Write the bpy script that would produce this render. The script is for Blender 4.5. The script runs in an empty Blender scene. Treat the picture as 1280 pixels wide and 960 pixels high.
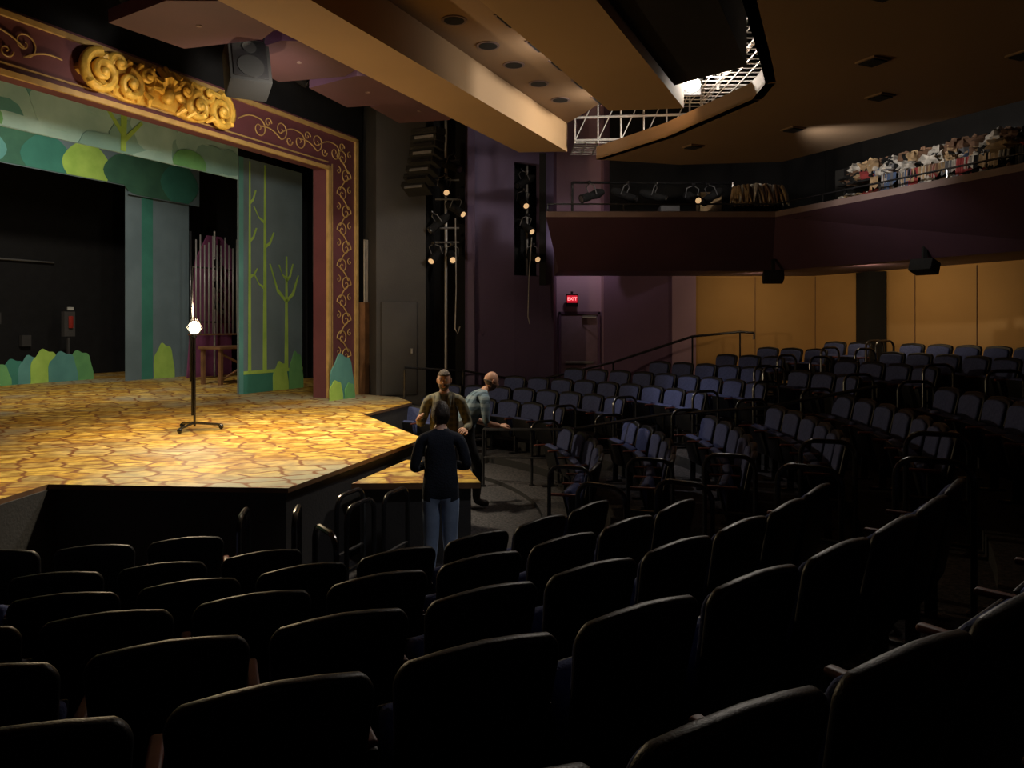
import bpy, bmesh, math, random
from mathutils import Vector, Matrix, noise
random.seed(7)
sc = bpy.context.scene
try:
    sc.view_settings.view_transform = 'Standard'
    sc.view_settings.look = 'None'
except Exception:
    pass
rad = math.radians
PX, PY = 0.4115, 0.9114       # along the proscenium
NX, NY = 0.9114, -0.4115      # towards the house
OX, OY = -3.6, 15.0
CAMZ = 2.45
CX, CY = -4.0, 9.5            # centre of the curved seating
PYAW = math.atan2(PY, PX)
def W(s, t, z=0.0):
    return Vector((OX + s*PX + t*NX, OY + s*PY + t*NY, z))

# ------------------------------------------------------------ materials
def mat(name, col, col2=None, scale=4.0, rough=0.6, metal=0.0, bump=0.0, bscale=40, emit=None, estr=0.0, spec=0.5, detail=4):
    m = bpy.data.materials.new(name); m.use_nodes = True
    nt = m.node_tree; N = nt.nodes; L = nt.links
    bs = N['Principled BSDF']
    bs.inputs['Roughness'].default_value = rough
    bs.inputs['Metallic'].default_value = metal
    bs.inputs['Specular IOR Level'].default_value = spec
    c = (*col, 1)
    tc = N.new('ShaderNodeTexCoord')
    nz = N.new('ShaderNodeTexNoise'); nz.inputs['Scale'].default_value = scale
    nz.inputs['Detail'].default_value = detail
    L.new(tc.outputs['Object'], nz.inputs['Vector'])
    if col2 is None:
        col2 = tuple(x*0.8 for x in col)
    r = N.new('ShaderNodeValToRGB')
    r.color_ramp.elements[0].position = 0.35; r.color_ramp.elements[0].color = (*col2, 1)
    r.color_ramp.elements[1].position = 0.65; r.color_ramp.elements[1].color = c
    L.new(nz.outputs['Fac'], r.inputs['Fac'])
    L.new(r.outputs['Color'], bs.inputs['Base Color'])
    if bump > 0:
        n2 = N.new('ShaderNodeTexNoise'); n2.inputs['Scale'].default_value = bscale
        L.new(tc.outputs['Object'], n2.inputs['Vector'])
        b = N.new('ShaderNodeBump'); b.inputs['Strength'].default_value = bump
        b.inputs['Distance'].default_value = 0.02
        L.new(n2.outputs['Fac'], b.inputs['Height']); L.new(b.outputs['Normal'], bs.inputs['Normal'])
    if emit:
        bs.inputs['Emission Color'].default_value = (*emit, 1)
        bs.inputs['Emission Strength'].default_value = estr
    return m

def plaid(name, c1, c2, c3, scale=9):
    m = mat(name, c1, rough=0.85); nt = m.node_tree; N = nt.nodes; L = nt.links
    bs = N['Principled BSDF']; tc = [n for n in N if n.type == 'TEX_COORD'][0]
    facs = []
    for ax in ('X', 'Z'):
        w = N.new('ShaderNodeTexWave'); w.bands_direction = ax; w.inputs['Scale'].default_value = scale
        L.new(tc.outputs['Object'], w.inputs['Vector'])
        r = N.new('ShaderNodeValToRGB'); r.color_ramp.elements[0].position = .5; r.color_ramp.elements[1].position = .6
        L.new(w.outputs['Fac'], r.inputs['Fac']); facs.append(r.outputs['Color'])
    m1 = N.new('ShaderNodeMixRGB'); m1.inputs[1].default_value = (*c1, 1); m1.inputs[2].default_value = (*c2, 1)
    L.new(facs[0], m1.inputs[0])
    m2 = N.new('ShaderNodeMixRGB'); m2.inputs[2].default_value = (*c3, 1)
    ml = N.new('ShaderNodeMath'); ml.operation = 'MULTIPLY'; ml.inputs[1].default_value = .45
    L.new(facs[1], ml.inputs[0]); L.new(ml.outputs[0], m2.inputs[0]); L.new(m1.outputs[0], m2.inputs[1])
    L.new(m2.outputs[0], bs.inputs['Base Color'])
    return m

def cobble():
    m = bpy.data.materials.new('painted_yellow_cobbles'); m.use_nodes = True
    nt = m.node_tree; N = nt.nodes; L = nt.links; bs = N['Principled BSDF']
    tc = N.new('ShaderNodeTexCoord')
    mp = N.new('ShaderNodeMapping'); mp.inputs['Rotation'].default_value = (0, 0, rad(-20))
    mp.inputs['Scale'].default_value = (2.5, 3.9, 1)
    L.new(tc.outputs['Object'], mp.inputs['Vector'])
    nz = N.new('ShaderNodeTexNoise'); nz.inputs['Scale'].default_value = 2.2; nz.inputs['Detail'].default_value = 2
    L.new(mp.outputs[0], nz.inputs['Vector'])
    mx = N.new('ShaderNodeVectorMath'); mx.operation = 'MULTIPLY_ADD'
    mx.inputs[1].default_value = (.35, .35, 0)
    L.new(nz.outputs['Color'], mx.inputs[0]); L.new(mp.outputs[0], mx.inputs[2])
    v1 = N.new('ShaderNodeTexVoronoi'); v1.voronoi_dimensions = '2D'; v1.feature = 'DISTANCE_TO_EDGE'; v1.inputs['Scale'].default_value = 1.0
    v1.inputs['Randomness'].default_value = .75
    v2 = N.new('ShaderNodeTexVoronoi'); v2.voronoi_dimensions = '2D'; v2.feature = 'F1'; v2.inputs['Scale'].default_value = 1.0
    v2.inputs['Randomness'].default_value = .75
    L.new(mx.outputs[0], v1.inputs['Vector']); L.new(mx.outputs[0], v2.inputs['Vector'])
    cr = N.new('ShaderNodeValToRGB'); e = cr.color_ramp.elements
    e[0].position = 0; e[0].color = (.50, .27, .05, 1)
    e[1].position = 1; e[1].color = (.84, .60, .17, 1)
    a = e.new(.3); a.color = (.74, .45, .07, 1)
    a = e.new(.5); a.color = (.50, .36, .13, 1)
    a = e.new(.75); a.color = (.80, .53, .09, 1)
    sp = N.new('ShaderNodeSeparateColor'); L.new(v2.outputs['Color'], sp.inputs[0])
    L.new(sp.outputs[0], cr.inputs[0])
    n3 = N.new('ShaderNodeTexNoise'); n3.inputs['Scale'].default_value = 6; n3.inputs['Detail'].default_value = 6
    L.new(tc.outputs['Object'], n3.inputs['Vector'])
    r3 = N.new('ShaderNodeValToRGB'); r3.color_ramp.elements[0].position = .38; r3.color_ramp.elements[0].color = (.50, .42, .32, 1)
    r3.color_ramp.elements[1].position = .6; r3.color_ramp.elements[1].color = (1, 1, 1, 1)
    L.new(n3.outputs['Fac'], r3.inputs[0])
    mu = N.new('ShaderNodeMixRGB'); mu.blend_type = 'MULTIPLY'; mu.inputs[0].default_value = 1
    L.new(cr.outputs[0], mu.inputs[1]); L.new(r3.outputs[0], mu.inputs[2])
    n4 = N.new('ShaderNodeTexNoise'); n4.inputs['Scale'].default_value = .42; n4.inputs['Detail'].default_value = 1
    L.new(tc.outputs['Object'], n4.inputs['Vector'])
    r4 = N.new('ShaderNodeValToRGB'); r4.color_ramp.elements[0].position = .56; r4.color_ramp.elements[0].color = (0, 0, 0, 1)
    r4.color_ramp.elements[1].position = .66; r4.color_ramp.elements[1].color = (.7, .7, .7, 1)
    L.new(n4.outputs['Fac'], r4.inputs[0])
    mg = N.new('ShaderNodeMixRGB'); mg.inputs[2].default_value = (.40, .42, .33, 1)
    L.new(r4.outputs[0], mg.inputs[0]); L.new(mu.outputs[0], mg.inputs[1])
    rj = N.new('ShaderNodeValToRGB'); rj.color_ramp.elements[0].position = .03; rj.color_ramp.elements[0].color = (1, 1, 1, 1)
    rj.color_ramp.elements[1].position = .085; rj.color_ramp.elements[1].color = (0, 0, 0, 1)
    L.new(v1.outputs['Distance'], rj.inputs[0])
    mj = N.new('ShaderNodeMixRGB'); mj.inputs[2].default_value = (.22, .08, .02, 1)
    L.new(rj.outputs[0], mj.inputs[0]); L.new(mg.outputs[0], mj.inputs[1])
    L.new(mj.outputs[0], bs.inputs['Base Color'])
    bs.inputs['Roughness'].default_value = .62; bs.inputs['Specular IOR Level'].default_value = .3
    return m

M = {}
M['black'] = mat('matte_black_paint', (.012, .012, .013), rough=.85, spec=.25)
M['black2'] = mat('dark_charcoal_wall', (.050, .047, .045), (.036, .034, .034), scale=1.2, rough=.7, bump=.15)
M['purple'] = mat('aubergine_wall_paint', (.105, .072, .150), (.082, .056, .118), scale=.9, rough=.7, bump=.1)
M['purple2'] = mat('plum_wall_paint', (.15, .075, .145), (.12, .06, .12), scale=.8, rough=.7)
M['mauve'] = mat('mauve_door_surround', (.40, .25, .33), (.35, .215, .30), scale=1, rough=.7)
M['fascia'] = mat('balcony_plum_paint', (.075, .032, .052), (.058, .026, .042), scale=.8, rough=.65)
M['lip'] = mat('balcony_lip_paint', (.20, .135, .12), (.15, .10, .09), scale=2, rough=.7)
M['orange'] = mat('ochre_acoustic_panel', (.50, .28, .09), (.44, .24, .075), scale=.7, rough=.8, bump=.1)
M['tan'] = mat('brown_soffit_paint', (.38, .245, .125), (.33, .21, .105), scale=.5, rough=.8)
M['tan2'] = mat('dark_brown_soffit_paint', (.27, .17, .095), (.235, .15, .082), scale=.5, rough=.8)
M['cloud'] = mat('burgundy_cloud_panel', (.085, .036, .042), (.065, .03, .035), scale=1, rough=.7)
M['maroon'] = mat('proscenium_maroon', (.14, .045, .055), (.11, .035, .045), scale=2, rough=.55)
M['gold'] = mat('gold_leaf', (.85, .55, .10), (.68, .40, .06), scale=9, rough=.42, metal=.1, bump=.3, bscale=25)
M['goldline'] = mat('gold_line_paint', (.50, .33, .12), (.40, .26, .09), scale=6, rough=.5)
M['carpet'] = mat('speckled_carpet', (.08, .073, .078), (.016, .016, .019), scale=30, rough=.95, bump=.4, bscale=90)
M['riser'] = mat('riser_paint', (.02, .02, .022), rough=.8)
M['shell'] = mat('seat_black_shell', (.009, .009, .010), rough=.45, bump=.12, bscale=160, spec=.4)
M['navy'] = mat('seat_blue_fabric', (.085, .105, .24), (.062, .078, .185), scale=30, rough=.9, bump=.3, bscale=120, spec=.2)
M['wood'] = mat('seat_arm_wood', (.16, .042, .028), (.11, .03, .02), scale=8, rough=.5)
M['rail'] = mat('black_rail_enamel', (.02, .02, .022), rough=.22, spec=.8)
M['steel'] = mat('grey_steel', (.34, .33, .32), rough=.45, metal=.4)
M['pipe'] = mat('pale_pipe', (.45, .42, .38), rough=.5, metal=.1)
M['flatblue'] = mat('painted_slate_flat', (.15, .215, .25), (.12, .175, .205), scale=1.2, rough=.85)
M['flatdark'] = mat('painted_navy_flat', (.045, .06, .07), rough=.85)
M['teal'] = mat('painted_teal', (.045, .22, .17), (.035, .18, .14), scale=2, rough=.85)
M['teal2'] = mat('painted_blue_teal', (.11, .32, .30), (.085, .26, .25), scale=2, rough=.85)
M['pale'] = mat('painted_pale_aqua', (.42, .64, .60), (.28, .48, .45), scale=1.3, rough=.85)
M['pale2'] = mat('painted_mid_aqua', (.24, .44, .40), (.19, .36, .34), scale=1.3, rough=.85)
M['lime'] = mat('painted_lime', (.40, .62, .12), (.31, .52, .09), scale=3, rough=.85)
M['green'] = mat('painted_leaf_green', (.16, .42, .15), (.12, .34, .13), scale=3, rough=.85)
M['dgreen'] = mat('painted_dark_green', (.05, .16, .10), (.035, .12, .08), scale=2, rough=.85)
M['magenta'] = mat('painted_magenta', (.22, .055, .15), rough=.8)
M['brown'] = mat('prop_wood', (.20, .10, .045), (.13, .065, .03), scale=5, rough=.6)
M['lamp'] = mat('glowing_bulb', (1, .8, .5), emit=(1, .80, .48), estr=80)
M['work'] = mat('glowing_work_lamp', (1, .95, .85), emit=(1, .93, .8), estr=80)
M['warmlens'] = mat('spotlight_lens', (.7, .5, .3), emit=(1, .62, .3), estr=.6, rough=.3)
M['darklens'] = mat('unlit_spotlight_lens', (.10, .09, .09), rough=.15)
M['exit'] = mat('exit_sign_red', (.4, .01, .02), emit=(1, .02, .05), estr=.5)
M['exitletters'] = mat('exit_letters', (1, .6, .6), emit=(1, .35, .35), estr=1.6)
M['red'] = mat('extinguisher_red', (.3, .03, .02), rough=.4)
M['white'] = mat('white_card', (.4, .4, .38), rough=.7)
M['doorpaint'] = mat('door_plum_grey', (.28, .18, .23), rough=.5)
M['skin'] = mat('skin', (.58, .32, .22), (.53, .29, .20), scale=10, rough=.5)
M['hairbrown'] = mat('brown_hair', (.035, .02, .012), (.015, .009, .006), scale=60, rough=.6, bump=.5, bscale=90)
M['hairgrey'] = mat('greying_hair', (.12, .085, .06), (.05, .035, .025), scale=60, rough=.6, bump=.5, bscale=90)
M['jeans'] = mat('blue_jeans', (.32, .42, .60), (.26, .35, .52), scale=14, rough=.85)
M['sweater'] = mat('black_navy_sweater', (.015, .020, .034), rough=.9, bump=.3, bscale=70)
M['jacket'] = plaid('olive_tweed_jacket', (.14, .13, .085), (.07, .07, .055), (.22, .19, .12), 5)
M['shirtw'] = mat('pale_shirt', (.42, .38, .33), rough=.8)
M['plaidb'] = plaid('blue_plaid_shirt', (.11, .17, .23), (.04, .07, .10), (.24, .30, .34), 3.6)
M['trouser'] = mat('black_trousers', (.022, .022, .026), rough=.85)
M['shoe'] = mat('dark_shoes', (.02, .015, .012), rough=.4)
M['eye'] = mat('eye_dark', (.02, .015, .01), rough=.2)
M['eyew'] = mat('eye_white', (.6, .58, .55), rough=.3)
M['lips'] = mat('lips', (.36, .13, .11), rough=.5)
M['cobble'] = cobble()
M['c_white'] = mat('cloth_white', (.70, .66, .60), (.4, .37, .32), scale=12, rough=.9)
M['c_tan'] = mat('cloth_tan', (.50, .35, .20), (.3, .2, .1), scale=12, rough=.9)
M['c_brown'] = mat('cloth_brown', (.18, .10, .06), rough=.9)
M['c_red'] = mat('cloth_red', (.36, .05, .05), rough=.9)
M['c_grey'] = mat('cloth_grey', (.14, .14, .15), rough=.9)
M['c_blue'] = mat('cloth_blue', (.08, .13, .25), rough=.9)
M['hole'] = mat('pot_light_black', (.005, .005, .005), rough=.9)

# ------------------------------------------------------------ mesh builder
class B:
    def __init__(s, name):
        s.name = name; s.v = []; s.f = []; s.mi = []; s.sm = []; s.mats = []
    def _m(s, m):
        if m not in s.mats: s.mats.append(m)
        return s.mats.index(m)
    def raw(s, verts, faces, m, smooth=False):
        o = len(s.v); s.v += [tuple(v) for v in verts]; k = s._m(m)
        for f in faces:
            s.f.append([i+o for i in f]); s.mi.append(k); s.sm.append(smooth)
    def bm(s, bm, m, mx=None, smooth=False):
        bm.verts.index_update()
        vs = [(mx @ v.co) if mx else v.co.copy() for v in bm.verts]
        s.raw(vs, [[v.index for v in f.verts] for f in bm.faces], m, smooth); bm.free()
    def box(s, c, size, m, rz=0, rx=0, ry=0, bev=0, seg=2, mx=None, smooth=False):
        b = bmesh.new(); bmesh.ops.create_cube(b, size=1)
        for v in b.verts: v.co = Vector((v.co.x*size[0], v.co.y*size[1], v.co.z*size[2]))
        if bev: bmesh.ops.bevel(b, geom=b.edges[:], offset=bev, segments=seg, affect='EDGES', profile=.5)
        T = Matrix.Translation(Vector(c)) @ Matrix.Rotation(rz, 4, 'Z') @ Matrix.Rotation(ry, 4, 'Y') @ Matrix.Rotation(rx, 4, 'X')
        if mx: T = mx @ T
        s.bm(b, m, T, smooth or bev > 0)
    def ell(s, c, r, m, seg=14, ring=9, mx=None, rz=0, rx=0, nz=0):
        b = bmesh.new(); bmesh.ops.create_uvsphere(b, u_segments=seg, v_segments=ring, radius=1)
        if not hasattr(r, '__len__'): r = (r, r, r)
        if nz:
            off = Vector(c)*7
            for v in b.verts: v.co *= 1+nz*noise.noise(v.co*2.2+off)
        T = Matrix.Translation(Vector(c)) @ Matrix.Rotation(rz, 4, 'Z') @ Matrix.Rotation(rx, 4, 'X') @ Matrix.Diagonal((*r, 1))
        if mx: T = mx @ T
        s.bm(b, m, T, True)
    def tube(s, pts, r, m, n=8, cap=True, mx=None, closed=False):
        P = [Vector(p) for p in pts]
        if mx: P = [mx @ p for p in P]
        k = len(P); R = r if hasattr(r, '__len__') else [r]*k
        vs = []; fs = []; up = None
        for i in range(k):
            a = P[max(i-1, 0)]; b_ = P[min(i+1, k-1)]; t = (b_-a)
            if t.length < 1e-9: t = Vector((0, 0, 1))
            t.normalize()
            if up is None:
                up = Vector((0, 0, 1)) if abs(t.z) < .9 else Vector((1, 0, 0))
            u = (up - t*up.dot(t))
            if u.length < 1e-6: u = t.orthogonal()
            u.normalize(); w = t.cross(u); up = u
            for j in range(n):
                an = 2*math.pi*j/n
                vs.append(P[i] + (u*math.cos(an)+w*math.sin(an))*R[i])
        for i in range(k-1):
            for j in range(n):
                fs.append([i*n+j, i*n+(j+1) % n, (i+1)*n+(j+1) % n, (i+1)*n+j])
        if cap:
            fs.append(list(range(n))[::-1]); fs.append([(k-1)*n+j for j in range(n)])
        s.raw(vs, fs, m, True)
    def prism(s, poly, z0, z1, m, mside=None):
        n = len(poly)
        vs = [(p[0], p[1], z0) for p in poly]+[(p[0], p[1], z1) for p in poly]
        s.raw(vs, [list(range(n))[::-1], list(range(n, 2*n))], m)
        s.raw(vs, [[i, (i+1) % n, (i+1) % n+n, i+n] for i in range(n)], mside or m)
    def flat(s, pts, t, th, m):
        """painted flat: polygon in (s,z) on plane t, thickness th toward the house"""
        n = len(pts)
        vs = [W(p[0], t, p[1]) for p in pts]+[W(p[0], t+th, p[1]) for p in pts]
        s.raw(vs, [list(range(n)), list(range(n, 2*n))[::-1]]+[[i, (i+1) % n, (i+1) % n+n, i+n] for i in range(n)], m)
    def wall(s, p, q, z0, z1, th, m):
        p = Vector(p[:2]); q = Vector(q[:2]); d = (q-p).normalized(); w = Vector((-d.y, d.x))*th
        s.prism([p, q, q+w, p+w], z0, z1, m)
    def done(s, loc=None, rz=0, sharp=40):
        me = bpy.data.meshes.new(s.name); me.from_pydata(s.v, [], s.f)
        for m in s.mats: me.materials.append(M[m] if isinstance(m, str) else m)
        me.polygons.foreach_set('material_index', s.mi); me.polygons.foreach_set('use_smooth', s.sm)
        b = bmesh.new(); b.from_mesh(me); bmesh.ops.recalc_face_normals(b, faces=b.faces[:])
        for e in b.edges:
            if len(e.link_faces) == 2 and e.calc_face_angle(0) > rad(sharp): e.smooth = False
        b.to_mesh(me); b.free(); me.update()
        o = bpy.data.objects.new(s.name, me); sc.collection.objects.link(o)
        if loc is not None: o.location = loc
        o.rotation_euler[2] = rz
        return o

def inst(src, name, loc, rz=0, rx=0):
    o = bpy.data.objects.new(name, src.data); sc.collection.objects.link(o)
    o.location = loc; o.rotation_euler = (rx, 0, rz); return o

# ------------------------------------------------------------ floors / tiers
b = B('floor'); b.prism([(-20, -8), (14, -8), (14, 22), (-20, 22)], -.1, 0, 'carpet'); b.done()
ROWS = [(4.0, 0.0), (4.8, .06), (5.6, .18), (6.4, .33), (7.21, .48), (8.02, .64), (8.88, .80), (9.78, .95), (10.68, 1.08), (11.6, 1.20)]
def amax(r): return math.degrees(math.asin(min(1, 6.6/r))) if r > 6.6 else 72
for i, (r, z) in enumerate(ROWS[1:]):
    r0 = r-.42; r1 = (ROWS[i+2][0]-.42) if i+2 < len(ROWS) else 13.0
    a0 = -112; a1 = min(78, math.degrees(math.asin(min(1, 7.3/r1))) if r1 > 7.3 else 78)
    n = 60; poly = []
    for k in range(n+1):
        a = rad(a0+(a1-a0)*k/n); poly.append((CX+r1*math.cos(a), CY+r1*math.sin(a)))
    for k in range(n, -1, -1):
        a = rad(a0+(a1-a0)*k/n); poly.append((CX+r0*math.cos(a), CY+r0*math.sin(a)))
    bb = B('floor_tier_%d' % (i+1)); m = n+1
    vs = [(p[0], p[1], z) for p in poly]+[(p[0], p[1], .0) for p in poly]
    bb.raw(vs, [[k, k+1, 2*m-2-k, 2*m-1-k] for k in range(n)], 'carpet')
    bb.raw(vs, [[m+k, m+k+1, 3*m+k+1, 3*m+k] for k in range(n)] + [[0, 2*m-1, 4*m-1, 2*m], [n, m, 3*m, 2*m+n]], 'riser')
    bb.raw(vs, [[k, k+1, 2*m+k+1, 2*m+k] for k in range(n)], 'riser')
    bb.done()

# ------------------------------------------------------------ seats
def seat_builder(name, left):
    s = B(name)
    def outline(wb, wt, z0, z1, rc, n=6):
        pts = []
        def arc(cx, cz, r, a0, a1):
            for k in range(n+1):
                a = rad(a0+(a1-a0)*k/n); pts.append((cx+r*math.cos(a), cz+r*math.sin(a)))
        arc(wb-.05, z0+.05, .05, -90, 0)
        arc(wt-rc, z1-rc, rc, 0, 60); pts.append((wt*.45, z1+.004))
        pts.append((0, z1+.012)); pts.append((-wt*.45, z1+.004))
        arc(-wt+rc, z1-rc, rc, 120, 180)
        arc(-wb+.05, z0+.05, .05, 180, 270)
        return pts
    def slab(pts, y0, th, m, bev, bow=.10):
        bmm = bmesh.new()
        vs = [bmm.verts.new((p[0], 0, p[1])) for p in pts]; f = bmm.faces.new(vs)
        r = bmesh.ops.extrude_face_region(bmm, geom=[f])
        for v in [g for g in r['geom'] if isinstance(g, bmesh.types.BMVert)]: v.co.y += th
        es = [e for e in bmm.edges if abs(e.verts[0].co.y-e.verts[1].co.y) < 1e-6]
        bmesh.ops.bevel(bmm, geom=es, offset=bev, segments=3, affect='EDGES', profile=.5)
        for v in bmm.verts:
            z = v.co.z; v.co.y += y0-(z-.35)*.20+bow*abs(v.co.x)**1.5
        s.bm(bmm, m, None, True)
    slab(outline(.220, .258, .30, .90, .080), -.20, .05, 'shell', .018)
    slab(outline(.200, .232, .36, .862, .070), -.157, .045, 'navy', .018)
    s.box((0, -.050, .475), (.44, .36, .10), 'navy', rx=rad(76), bev=.035, seg=3)
    s.box((0, .004, .465), (.43, .34, .022), 'shell', rx=rad(76), bev=.01)
    s.box((0, -.10, .30), (.45, .08, .05), 'shell', bev=.01)
    for x in ([.28, -.28] if left else [.28]):
        s.box((x, .01, .615), (.046, .30, .028), 'wood', bev=.012, seg=3)
        s.box((x, -.10, .46), (.035, .12, .31), 'shell', bev=.008)
        s.box((x, -.10, .16), (.045, .07, .30), 'rail', bev=.006)
        s.box((x, -.08, .012), (.07, .24, .024), 'rail', bev=.006)
    return s
seatA = seat_builder('theatre_seat', False).done()
seatB = seat_builder('theatre_seat', True).done()
first = {'A': seatA, 'B': seatB}; used = {'A': False, 'B': False}
A1 = Vector((-.9, 12.95)); A1d = Vector((1, -.36)).normalized(); A1n = Vector((A1d.y, -A1d.x))
if A1n.y > 0: A1n = -A1n
ends = []
nseat = 0
for ri, (r, z) in enumerate(ROWS):
    step = math.degrees(.56/r)
    lo = -108 if r > 5.5 else (-100 if r > 4.5 else -93)
    hi = amax(r)-5
    if r > 11: hi = min(hi, 34)
    a = lo+step*((ri*.47+.2) % 1); prev = False
    while a < hi:
        x = CX+r*math.cos(rad(a)); y = CY+r*math.sin(rad(a)); ok = True
        if r < 4.5 and a > -60: ok = False
        if 4.5 < r < 5.5 and -60 < a < -41: ok = False
        if abs(a+29)*math.pi/180*r < .80: ok = False
        dd = (Vector((x, y))-A1).dot(A1n)
        if -.25 < dd < 1.25 and r < 10.4: ok = False
        if r > 8.5 and (Vector((x, y))).length < 1.45: ok = False
        if r > 9.5 and -95 < a < -40: ok = False
        if r > 8.7 and 21 < a < 25.5: ok = False
        if ok:
            key = 'A' if prev else 'B'
            jitter = rad(random.uniform(-1.2, 1.2))
            if not used[key]:
                o = first[key]; used[key] = True
            else:
                o = inst(first[key], 'theatre_seat', (0, 0, 0))
            o.location = (x, y, z); o.rotation_euler = (0, 0, rad(a+90)+jitter)
            nseat += 1
            if not prev: ends.append((r, z, a-step*.80))
        else:
            if prev: ends.append((r, z, a-step*.20))
        prev = ok; a += step
print('seats', nseat)

def hoop(h=.94, w=.44, r=.021, nm='aisle_handrail'):
    s = B(nm); pts = [(0, -w/2, 0), (0, -w/2, h-.12)]
    for k in range(1, 6):
        a = rad(180-90*k/5); pts.append((0, -w/2+.12+.12*math.cos(a), h-.12+.12*math.sin(a)))
    for k in range(0, 6):
        a = rad(90-90*k/5); pts.append((0, w/2-.12+.12*math.cos(a), h-.12+.12*math.sin(a)))
    pts.append((0, w/2, 0)); s.tube(pts, r, 'rail', 8)
    s.tube([(0, -w/2, h*.45), (0, w/2, h*.45)], r*.8, 'rail', 6)
    for y in (-w/2, w/2): s.tube([(0, y, 0), (0, y, .015)], .045, 'rail', 10)
    return s.done()
h0 = None
for (r, z, a) in ends:
    if a < -95 or a > 62 or (r > 8.7 and a < -40): continue
    x = CX+r*math.cos(rad(a)); y = CY+r*math.sin(rad(a))
    if r < 4.5: continue
    p = (x+.10*math.cos(rad(a)), y+.10*math.sin(rad(a)), z)
    if (Vector((x, y))).length < 1.6: continue
    if h0 is None:
        h0 = hoop(); h0.location = p; h0.rotation_euler[2] = rad(a-90)
    else: inst(h0, 'aisle_handrail', p, rad(a-90))
for (x, y, rz) in [(-2.15, 6.15, 10), (-1.75, 6.25, 10), (-1.45, 6.9, -20), (-1.28, 6.5, -20), (-1.05, 6.95, -20)]:
    inst(h0, 'aisle_handrail', (x, y, 0), rad(rz))
# cross-aisle guard rail following the steps
b = B('aisle_guard_rail')
def tierz(x, y):
    rr = math.hypot(x-CX, y-CY); zz = 0
    for (r, z) in ROWS[1:]:
        if rr > r-.42: zz = z
    return zz
pp = []
for k in range(5):
    q = A1+A1d*(.9+k*1.35)+A1n*1.12; zz = tierz(q.x, q.y); pp.append((q.x, q.y, zz+.86)); b.tube([(q.x, q.y, zz), (q.x, q.y, zz+.86)], .02, 'rail', 8)
    b.tube([(q.x, q.y, zz), (q.x, q.y, zz+.015)], .05, 'rail', 10)
b.tube(pp, .023, 'rail', 8); b.tube([(p[0], p[1], p[2]-.42) for p in pp], .016, 'rail', 8); b.done()
# ------------------------------------------------------------ stage
b = B('stage_floor')
thrust = [W(1.0, 0), (-2.25, 15.25), (-1.85, 14.2), (-2.37, 12.3), (-1.12, 9.73), (-1.98, 6.79), (-4.2, 6.95), (-4.25, 6.2), (-5.7, 6.0), W(-9.6, 0)]
b.prism([(p[0], p[1]) for p in thrust], .955, 1.0, 'cobble', 'brown')
b.prism([tuple(W(-14, 0)[:2]), tuple(W(6, 0)[:2]), tuple(W(6, -11)[:2]), tuple(W(-14, -11)[:2])], .955, 1.0, 'cobble')
def inset(poly, d):
    c = sum((Vector(p[:2]) for p in poly), Vector((0, 0)))/len(poly)
    return [tuple(Vector(p[:2])+(c-Vector(p[:2])).normalized()*d) for p in poly]
b.prism(inset(thrust, .10), 0, .955, 'black2'); b.done()
b = B('stage_step_platform')
b.prism([(-1.62, 7.75), (-.32, 7.8), (-.55, 8.9), (-1.25, 9.1)], .78, .84, 'cobble', 'brown')
b.prism([(-1.55, 7.85), (-.42, 7.88), (-.62, 8.82), (-1.3, 9.0)], 0, .78, 'black2'); b.done()

b = B('wall_stage_back'); b.prism([W(-14, -11), W(6, -11), W(6, -11.2), W(-14, -11.2)], 0, 9, 'black'); b.done()
b = B('wall_stage_side'); b.prism([W(6, -.5), W(6.2, -.5), W(6.2, -11.2), W(6, -11.2)], 0, 9, 'black'); b.done()
b = B('wall_stage_left'); b.prism([W(-14, -.5), W(-14.2, -.5), W(-14.2, -11.2), W(-14, -11.2)], 0, 9, 'black'); b.done()
b = B('ceiling_stage'); b.prism([W(-14, 0), W(6, 0), W(6, -11), W(-14, -11)], 9, 9.1, 'black'); b.done()
b = B('wall_conduit')
for z in (4.15, 3.2):
    b.tube([W(-10, -10.9, z), W(2 if z > 3.5 else 0, -10.9, z)], .03, 'steel', 6)
for s_ in (-3, .4): b.tube([W(s_, -10.9, 1.3), W(s_, -10.9, 4.15)], .02, 'c_grey', 6)
for (s_, z) in [(-1.6, 2.2), (.4, 2.6), (-3, 1.9), (1.2, 2.0)]: b.box(W(s_, -10.9, z), (.25, .12, .3), 'black2', rz=PYAW)
b.done()
b = B('fire_extinguisher_cabinet'); b.box(W(1.35, -9.4, 2.45), (.3, .12, .65), 'black2', rz=PYAW); b.box(W(1.35, -9.3, 2.50), (.12, .05, .32), 'red', rz=PYAW, bev=.02)
b.box(W(1.35, -9.4, 1.55), (.05, .05, 1.1), 'black2', rz=PYAW); b.box(W(1.35, -9.32, 2.85), (.16, .03, .08), 'white', rz=PYAW); b.done()

# proscenium
b = B('wall_proscenium')
def pr(s0, s1, z0, z1, t0=-.35, t1=0, m='maroon'):
    b.prism([W(s0, t0), W(s1, t0), W(s1, t1), W(s0, t1)], z0, z1, m)
pr(0, .95, 1.0, 6.3); pr(-9.0, -8.0, 1.0, 6.3); pr(-8.0, 0, 5.5, 6.3)
pr(-14, -9.0, 0, 8.5, -.5, -.1, 'black2'); pr(-9, 1.3, 6.3, 9, -.5, -.1, 'black'); pr(.95, 1.4, 1.0, 6.3, -.5, -.15, 'black')
for (s0, s1, z0, z1) in [(-.04, .04, 1, 5.54), (.86, .95, 1, 6.25), (-8, .04, 5.46, 5.53), (-9, .95, 6.18, 6.25)]:
    b.prism([W(s0, 0), W(s1, 0), W(s1, .05), W(s0, .05)], z0, z1, 'goldline')
pr(-8, 0, 5.60, 5.625, 0, .02, 'goldline'); pr(.12, .14, 1, 5.6, 0, .02, 'goldline')
b.done()
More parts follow.
